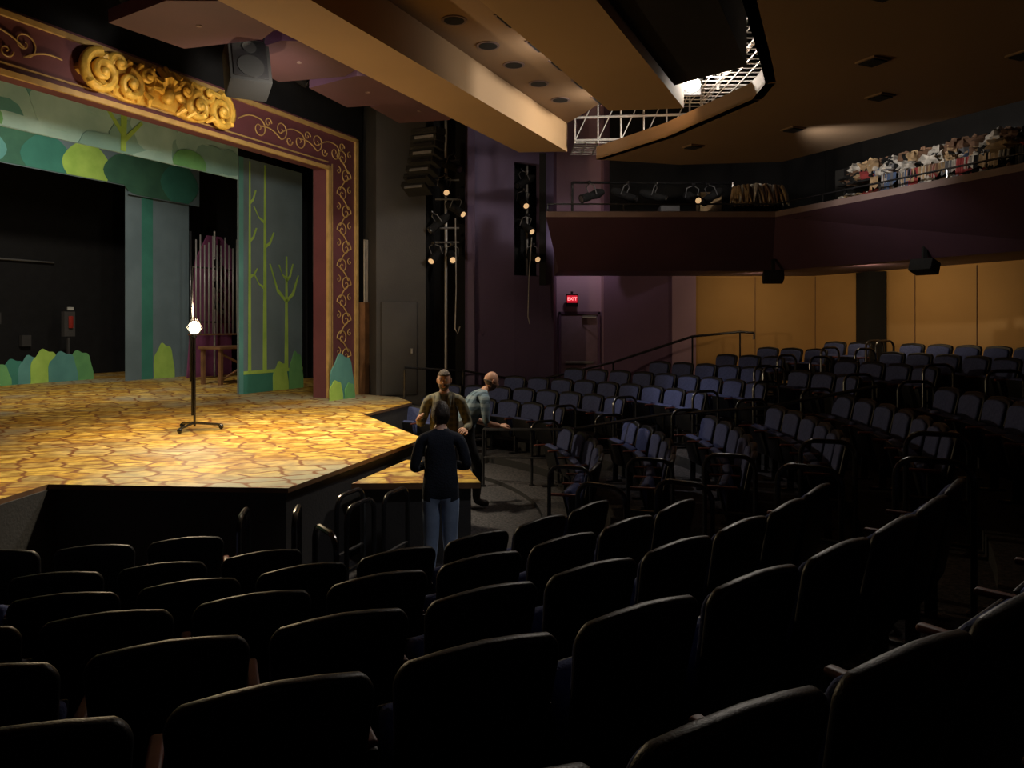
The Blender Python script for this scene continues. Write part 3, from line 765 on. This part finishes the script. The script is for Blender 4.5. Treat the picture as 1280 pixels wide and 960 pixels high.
for x in (1.2, 4.4): b.tube([(x, 15.3, GF), (x, 15.3, 5.27)], .025, 'rail', 8)
b.tube([W(2.1, -1.3, 1), W(2.1, -1.3, 5)], .03, 'steel'); b.tube([W(3.7, -6.7, 1), W(3.7, -6.7, 5)], .03, 'steel')
b.done()
b = B('hanging_cable')
b.tube([(-1.15, 15.6, 4.6), (-1.13, 15.55, 3.2), (-1.15, 15.5, 2.35), (-1.1, 15.5, 2.25), (-1.05, 15.5, 2.4)], .012, 'steel', 6)
b.tube([(.42, 16.4, 4.3), (.36, 16.35, 3.4), (.34, 16.3, 2.6), (.38, 16.3, 2.45)], .012, 'steel', 6); b.done()
b = B('side_pipe_bank')
for k in range(7): b.tube([W(1.05+.05*k, .12, 2.9), W(1.05+.05*k, .12, 4.2)], .014, 'pipe', 6)
b.prism([W(1.0, .01), W(1.38, .01), W(1.38, .17), W(1.0, .17)], 1.0, 2.9, 'brown'); b.done()

# costume storage on the gallery
b = B('costume_storage_pile'); rnd = random.Random(5)
P = Vector((4.95, 14.3)); Q = Vector((6.95, 9.7)); d = (Q-P).normalized(); nn = Vector((-d.y, d.x))
if nn.x < 0: nn = -nn
def gp(f, o): return P.lerp(Q, f)+nn*o
for z in (4.50, 4.80):
    b.prism([gp(.26, .10), gp(1, .10), gp(1, .85), gp(.26, .85)], z, z+.03, 'hole')
b.prism([gp(.1, .9), gp(1, .9), gp(1, 1.0), gp(.1, 1.0)], GF, 5.28, 'hole')
for f in (.26, .5, .75, 1):
    c = gp(f, .3); b.box((c.x, c.y, 4.72), (.04, .04, .8), 'rail', rz=math.atan2(d.y, d.x))
cm = ['c_white', 'c_tan', 'c_brown', 'c_red', 'c_grey', 'c_white', 'c_white', 'c_grey', 'hole', 'c_blue', 'c_tan', 'hole']
for i in range(400):
    f = rnd.uniform(.27, 1); lv = i % 2; z = (4.53 if lv == 0 else 4.83); o = rnd.uniform(.12, .45)
    c = gp(f, o); rr = rnd.uniform(.035, .075) if lv == 0 else rnd.uniform(.04, .10)
    b.ell((c.x, c.y, z+rr*.7), (rr*rnd.uniform(1, 2.2), rr, rr*rnd.uniform(.6, 1.1)), rnd.choice(cm), 10, 7, rz=rnd.uniform(0, 3), rx=rnd.uniform(-.3, .3), nz=1.0)
for i in range(30):   # hats and wig heads on the top shelf
    f = .29+.70*i/30+rnd.uniform(-.01, .01); c = gp(f, rnd.uniform(.24, .50)); rr = rnd.uniform(.085, .125); m_ = rnd.choice(['c_white', 'c_white', 'c_tan', 'c_brown', 'hole', 'c_grey'])
    b.ell((c.x, c.y, 4.98), (rr, rr, rr*1.25), m_, 14, 10, nz=.35)
    b.ell((c.x, c.y, 5.06), (rr*1.15, rr*1.15, rr*.9), rnd.choice(['c_brown', 'c_white', 'c_tan', 'hole']), 14, 10, nz=.8)
for i in range(44):   # garments hanging from the shelf edges
    f = rnd.uniform(.4, 1); c = gp(f, .09); w_ = rnd.uniform(.05, .13); z0 = 4.80; h_ = rnd.uniform(.10, .26); m_ = rnd.choice(cm)
    a_ = c-d*w_; g_ = c+d*w_
    vs = []; N_ = 7
    for k in range(N_):
        q = a_.lerp(g_, k/(N_-1))+nn*(-.02*(k % 2)); vs.append((q.x, q.y, z0+.035))
    for k in range(N_):
        q = a_.lerp(g_, k/(N_-1))+nn*(-.035*(k % 2)-.01); vs.append((q.x, q.y, z0-h_+.03*math.sin(k*2+i)))
    b.raw(vs, [[k, k+1, N_+k+1, N_+k] for k in range(N_-1)], m_, True)
b.done()
b = B('wig_bundle_pile')
for i in range(90):
    x = 4.62+rnd.uniform(-.42, .42); y = 14.55+rnd.uniform(-.12, .12); e = rnd.uniform(-.12, .12); k = 1-abs(x-4.62)*.5
    b.tube([(x, y, 4.76), (x+e*.4, y-.1, 4.86+.2*k), (x+e, y-.2, 4.84), (x+e*1.4, y-.22, 4.64+rnd.uniform(0, .08))], [.03, .035, .028, .012], ['c_tan', 'c_tan', 'c_white', 'c_brown'][i % 4], 7)
b.ell((4.62, 14.6, 4.78), (.42, .12, .18), 'c_tan', nz=.5)
b.box((4.62, 14.62, 4.50), (.9, .3, .36), 'hole'); b.done()
b = B('gallery_equipment_case')
b.box((4.15, 16.2, 4.95), (.45, .4, .5), 'c_tan', bev=.02); b.box((4.15, 16.2, 4.52), (.54, .44, .38), 'black'); b.box((3.3, 16.2, 4.62), (.4, .4, .6), 'c_grey', bev=.02); b.done()

# ------------------------------------------------------------ people
def skinmesh(joints, edges, root):
    me = bpy.data.meshes.new('sk'); names = list(joints); idx = {n: i for i, n in enumerate(names)}
    me.from_pydata([joints[n][0] for n in names], [(idx[a], idx[c]) for a, c, _ in edges], [])
    o = bpy.data.objects.new('sk', me); sc.collection.objects.link(o)
    md = o.modifiers.new('s', 'SKIN'); md.use_smooth_shade = True
    for n in names:
        r = joints[n][1]; r = r if hasattr(r, '__len__') else (r, r)
        sv = me.skin_vertices[0].data[idx[n]]; sv.radius = r; sv.use_root = (n == root)
    sb = o.modifiers.new('u', 'SUBSURF'); sb.levels = 2; sb.render_levels = 2
    dg = bpy.context.evaluated_depsgraph_get(); dg.update()
    res = bpy.data.meshes.new_from_object(o.evaluated_get(dg)); bpy.data.objects.remove(o); return res
def segd(p, a, c):
    ab = c-a; t = max(0, min(1, (p-a).dot(ab)/max(ab.length_squared, 1e-9))); return (p-(a+ab*t)).length, t
def hand(b, w, dr, up, side, curl, mx):
    w = Vector(w); dr = Vector(dr).normalized(); up = Vector(up); up = (up-dr*up.dot(dr)).normalized(); lat = dr.cross(up)*side
    R = Matrix((lat, dr, up)).transposed().to_4x4(); T = mx @ Matrix.Translation(w+dr*.045) @ R
    b.ell((0, 0, 0), (.042, .055, .018), 'skin', 12, 8, mx=T)
    for k, (x, L_) in enumerate([(.028, .068), (.010, .078), (-.010, .072), (-.028, .056)]):
        p = Vector((x, .035, 0)); pts = [p]; a = 0
        for j in range(3):
            a += curl; l = L_*(.48, .30, .24)[j]; p = p+Vector((x*.06, math.cos(a)*l, -math.sin(a)*l)); pts.append(p)
        b.tube(pts, [.0105, .0095, .0085, .006], 'skin', 7, mx=T)
    b.tube([(.025, -.02, 0), (.052, .012, -.012), (.060, .040, -.02), (.055, .062, -.026)], [.015, .013, .011, .007], 'skin', 7, mx=T)
def head(b, c, yaw, tilt, hair, style, mx, k=1.0):
    T = mx @ Matrix.Translation(Vector(c)) @ Matrix.Rotation(yaw, 4, 'Z') @ Matrix.Rotation(tilt, 4, 'X') @ Matrix.Scale(k, 4)
    def shape(v, g=1.0):
        x, y, z = v
        X = x*.076; Y = y*.096; Z = z*.118
        if z < 0:
            X *= 1-.32*(-z)**1.4; Y = Y*(1-.12*(-z)) + .012*(-z)
            if y < 0: Y *= 1-.45*(-z)
        if y > .5 and z > -.1 and z < .25: Y -= .004
        return Vector((X*g, Y*g, Z*g))
    bm_ = bmesh.new(); bmesh.ops.create_uvsphere(bm_, u_segments=24, v_segments=18, radius=1)
    for v in bm_.verts: v.co = shape(v.co)
    b.bm(bm_, 'skin', T, True)
    b.tube([(0, .088, .012), (0, .106, -.014), (0, .110, -.028), (0, .095, -.036)], [.006, .009, .013, .008], 'skin', 8, mx=T)
    for sx in (-1, 1):
        b.ell((sx*.030, .083, .008), (.013, .008, .008), 'eyew', 10, 8, mx=T); b.ell((sx*.030, .0895, .008), (.006, .004, .006), 'eye', 8, 6, mx=T)
        b.tube([(sx*.014, .092, .026), (sx*.032, .089, .031), (sx*.048, .078, .024)], .004, hair, 6, mx=T)
        b.ell((sx*.078, -.004, -.004), (.009, .018, .030), 'skin', 10, 8, mx=T)
    b.ell((0, .091, -.058), (.024, .008, .0055), 'lips', 10, 6, mx=T)
    def shell(keep, g, m):
        q = bmesh.new(); bmesh.ops.create_uvsphere(q, u_segments=32, v_segments=24, radius=1)
        dele = [f for f in q.faces if not keep(f.calc_center_median())]
        bmesh.ops.delete(q, geom=dele, context='FACES')
        for v in q.verts:
            nn_ = noise.noise(v.co*6)*.03; v.co = shape(v.co, g+nn_)
        bmesh.ops.solidify(q, geom=q.faces[:], thickness=.006)
        b.bm(q, m, T, True)
    if style == 'short': shell(lambda p: (p.z > .42) or (p.y < .15 and p.z > -.35) or (p.y < -.25 and p.z > -.72), 1.13, hair)
    if style == 'back': shell(lambda p: (p.z > .50) or (p.y < .05 and p.z > -.45), 1.08, hair)
    if style in ('back', 'bald'): shell(lambda p: p.z < -.32 and p.y > -.1 and not (abs(p.x) < .34 and -.58 < p.z < -.42 and p.y > .6), 1.06, hair)
    if style == 'bald': shell(lambda p: p.y < .1 and -.45 < p.z < .02, 1.012, hair)

def person(name, loc, yaw, J, part_mats, hd, hands, extra=None):
    b = B(name); I = Matrix.Identity(4)
    E = [('pelvis', 'waist', 'hip'), ('waist', 'chest', 'torso'), ('chest', 'nb', 'torso'), ('nb', 'neck', 'neck'), ('neck', 'skull', 'neck')]
    for sd in 'RL':
        E += [('nb', 'sh'+sd, 'torso'), ('sh'+sd, 'el'+sd, 'arm'), ('el'+sd, 'wr'+sd, 'fore'), ('pelvis', 'hp'+sd, 'hip'), ('hp'+sd, 'kn'+sd, 'leg'), ('kn'+sd, 'an'+sd, 'leg'), ('an'+sd, 'to'+sd, 'foot')]
    me = skinmesh(J, E, 'pelvis')
    segs = [(Vector(J[a][0]), Vector(J[c][0]), (J[a][1] if not hasattr(J[a][1], '__len__') else min(J[a][1])), (J[c][1] if not hasattr(J[c][1], '__len__') else min(J[c][1])), l) for a, c, l in E]
    groups = {}
    for p in me.polygons:
        c = p.center; best = None
        for (a, e, ra, re, l) in segs:
            dd, t = segd(c, a, e); dd -= ra+(re-ra)*t
            if best is None or dd < best[0]: best = (dd, l)
        groups.setdefault(part_mats[best[1]], []).append(list(p.vertices))
    o0 = len(b.v); b.v += [tuple(v.co) for v in me.vertices]
    for m, fs in groups.items():
        k = b._m(m)
        for f in fs: b.f.append([i+o0 for i in f]); b.mi.append(k); b.sm.append(True)
    head(b, hd[0], hd[1], hd[2], hd[3], hd[4], I)
    for (w, dr, up, sd, cl) in hands: hand(b, w, dr, up, sd, cl, I)
    if extra: extra(b)
    return b.done(loc=loc, rz=yaw, sharp=180)
def base():
    J = {'pelvis': ((0, 0, .96), (.15, .115)), 'waist': ((0, 0, 1.08), (.145, .105)), 'chest': ((0, 0, 1.29), (.165, .115)), 'nb': ((0, -.01, 1.44), (.10, .075)),
         'neck': ((0, 0, 1.50), .055), 'skull': ((0, .01, 1.57), .05)}
    for sd, x in (('R', 1), ('L', -1)):
        J['sh'+sd] = ((x*.175, -.01, 1.40), .062); J['el'+sd] = ((x*.23, -.03, 1.12), .046); J['wr'+sd] = ((x*.22, .10, .90), .030)
        J['hp'+sd] = ((x*.09, 0, .90), .092); J['kn'+sd] = ((x*.10, .01, .50), .066); J['an'+sd] = ((x*.11, -.02, .09), .048); J['to'+sd] = ((x*.13, .15, .045), (.042, .035))
    return J
J = base(); J['elR'] = ((.25, .0, 1.14), .050); J['wrR'] = ((.03, .20, 1.16), .034); J['elL'] = ((-.25, .0, 1.12), .050); J['wrL'] = ((-.03, .17, 1.20), .034)
J['pelvis'] = ((0, 0, .99), (.150, .115)); J['waist'] = ((0, 0, 1.11), (.155, .12)); J['hpR'] = ((.085, 0, .88), .100); J['hpL'] = ((-.085, 0, .88), .100)
J['knR'] = ((.085, .01, .50), .074); J['knL'] = ((-.085, .01, .50), .074)
person('standing_woman_in_sweater', (-.65, 7.0, 0.0), rad(4), J, dict(hip='sweater', torso='sweater', neck='skin', arm='sweater', fore='sweater', leg='jeans', foot='shoe'),
       ((0, .015, 1.62), rad(6), 0, 'hairbrown', 'short'),
       [((.03, .20, 1.16), (-1, .05, .1), (0, 1, 0), -1, .35), ((-.03, .17, 1.20), (1, .05, 0), (0, 1, 0), 1, .35)])
J = base()
J['elR'] = ((.27, .02, 1.13), .056); J['wrR'] = ((.24, .24, 1.22), .034); J['elL'] = ((-.28, .02, 1.12), .056); J['wrL'] = ((-.26, .22, 1.10), .034)
J['shR'] = ((.185, -.01, 1.40), .072); J['shL'] = ((-.185, -.01, 1.40), .072); J['waist'] = ((0, 0, 1.08), (.175, .135)); J['pelvis'] = ((0, 0, .95), (.18, .135)); J['chest'] = ((0, 0, 1.29), (.185, .13))
def jk(b):
    b.prism([(-.035, .12), (.035, .12), (.045, .155), (-.045, .155)], .98, 1.40, 'shirtw')
    for sx in (-1, 1):
        b.tube([(sx*.075, .06, 1.47), (sx*.07, .125, 1.38), (sx*.045, .155, 1.22), (sx*.055, .155, .95)], [.022, .024, .018, .014], 'jacket', 8)
bm1 = person('bearded_man_in_tweed_jacket', (-.83, 9.42, 0), rad(178), J, dict(hip='jacket', torso='jacket', neck='skin', arm='jacket', fore='jacket', leg='trouser', foot='shoe'),
       ((0, .02, 1.63), rad(0), rad(-4), 'hairgrey', 'back'),
       [((.24, .24, 1.22), (-.1, .8, .5), (.6, 0, .8), 1, .35), ((-.26, .22, 1.10), (.2, .9, .1), (-.5, 0, .8), -1, .4)], jk)
bm1.scale = (1.08, 1.08, 1.08)
J = base()
J['waist'] = ((0, .05, 1.07), (.17, .135)); J['chest'] = ((0, .16, 1.25), (.185, .135)); J['nb'] = ((0, .26, 1.37), (.10, .08)); J['neck'] = ((0, .31, 1.42), .058); J['skull'] = ((0, .35, 1.48), .05)
J['shR'] = ((.18, .22, 1.33), .068); J['shL'] = ((-.18, .22, 1.33), .068)
J['elR'] = ((.25, .20, 1.05), .050); J['wrR'] = ((.20, .42, 1.0), .032); J['elL'] = ((-.24, .22, 1.06), .050); J['wrL'] = ((-.16, .44, .98), .032)
J['knR'] = ((.10, .16, .50), .07); J['anR'] = ((.10, .14, .09), .05); J['toR'] = ((.11, .31, .045), (.042, .035))
J['knL'] = ((-.10, -.02, .50), .07); J['anL'] = ((-.10, -.28, .14), .05); J['toL'] = ((-.10, -.13, .045), (.042, .035))
bm2 = person('bald_man_in_plaid_shirt', (-.66, 10.2, 0), rad(-62), J, dict(hip='trouser', torso='plaidb', neck='skin', arm='plaidb', fore='skin', leg='trouser', foot='shoe'),
       ((0, .39, 1.54), rad(0), rad(-18), 'hairgrey', 'bald'),
       [((.20, .42, 1.0), (-.1, 1, .1), (.4, 0, 1), 1, .4), ((-.16, .44, .98), (.1, 1, 0), (-.4, 0, 1), -1, .4)])
bm2.scale = (1.09, 1.09, 1.09)

# ------------------------------------------------------------ lights
def light(kind, name, loc, energy, col, tgt=None, **k):
    l = bpy.data.lights.new(name, kind); l.energy = energy; l.color = col
    for a, v in k.items(): setattr(l, a, v)
    o = bpy.data.objects.new(name, l); sc.collection.objects.link(o); o.location = loc
    if tgt is not None: o.rotation_euler = (Vector(tgt)-Vector(loc)).to_track_quat('-Z', 'Y').to_euler()
    return o
light('POINT', 'ghost_light_bulb', (gx, gy, 2.64), 230, (1, .76, .46), shadow_soft_size=.06)
light('SPOT', 'stage_wash_light', W(-3.5, 3.3, 6.8), 2500, (1, .86, .62), (-4.5, 10.3, 1), spot_size=rad(100), spot_blend=.8, shadow_soft_size=.25)
light('SPOT', 'front_of_house_light', W(-4.6, 3.5, 5.3), 420, (1, .9, .76), W(-2.6, -1, 4.7), spot_size=rad(100), spot_blend=.9, shadow_soft_size=.2)
light('SPOT', 'upstage_fill_light', W(-3, -2.6, 7.6), 1100, (1, .9, .74), W(-1.0, -8, 1.8), spot_size=rad(105), spot_blend=.8, shadow_soft_size=.25)  # added fill with no known fixture, brightens the upstage scenery
light('POINT', 'catwalk_work_light', (2.74, 11.5, 6.02), 360, (1, .9, .78), shadow_soft_size=.1)
light('SPOT', 'house_fill_light', (.6, 9.6, 6.6), 1000, (.95, .92, .95), (2.6, 13.8, .8), spot_size=rad(85), spot_blend=.9, shadow_soft_size=.15)  # added spot without a fixture, lifts the right-hand seats and walls
light('SPOT', 'seat_front_fill_light', W(-2.0, 3.4, 6.2), 800, (.95, .9, .88), (5.0, 11.2, 1.2), spot_size=rad(60), spot_blend=.9, shadow_soft_size=.15)  # added fill from the stage side onto the seat fronts
light('SPOT', 'figure_fill_light', (1.1, 5.2, 5.2), 110, (.95, .95, 1), (-.55, 7.2, .8), spot_size=rad(34), spot_blend=.8, shadow_soft_size=.08)  # added fill so the woman's jeans don't go dark, no real downlight
light('AREA', 'beam_side_fill_light', W(-3.2, 6.0, 5.6), 6, (1, .92, .82), W(-2.6, 4.75, 5.8), shape='DISK', size=.4)  # added fill for the beam's side face, the recess fixtures are off
light('AREA', 'beam_side_fill_light', W(-.9, 5.9, 5.6), 5, (1, .92, .82), W(-.6, 4.75, 5.8), shape='DISK', size=.4)  # second added fill, towards the end of the beam
light('AREA', 'ochre_wall_fill_light', (6.2, 13.6, 3.4), 16, (1, .75, .45), (7.8, 14.6, 2.2), shape='DISK', size=.5)  # added fill for the ochre wall, no lamp exists under the balcony
light('AREA', 'ochre_wall_fill_light', (5.0, 15.6, 3.4), 8, (1, .75, .45), (5.4, 17.2, 2.4), shape='DISK', size=.5)  # another added fill, for the far stretch of ochre wall
light('AREA', 'door_wall_fill_light', (1.6, 16.6, 4.6), 12, (1, .85, .9), (1.7, 18, 2.2), shape='DISK', size=.3)  # added fill to lighten the door wall, no visible source
light('SPOT', 'costume_fill_light', (3.9, 11.0, 5.0), 120, (1, .94, .88), (6.3, 12.2, 4.75), spot_size=rad(80), spot_blend=.9, shadow_soft_size=.08)  # added fill aimed at the costume shelves to brighten them
w = bpy.data.worlds.new('World'); sc.world = w; w.use_nodes = True
w.node_tree.nodes['Background'].inputs[0].default_value = (.5, .45, .5, 1); w.node_tree.nodes['Background'].inputs[1].default_value = .01

cam = bpy.data.cameras.new('camera'); co = bpy.data.objects.new('camera', cam); sc.collection.objects.link(co)
co.location = (0, 0, CAMZ); co.rotation_euler = (rad(90), 0, 0)
cam.sensor_width = 36; cam.lens = 27; cam.shift_y = -75/1280; cam.clip_end = 100
sc.camera = co
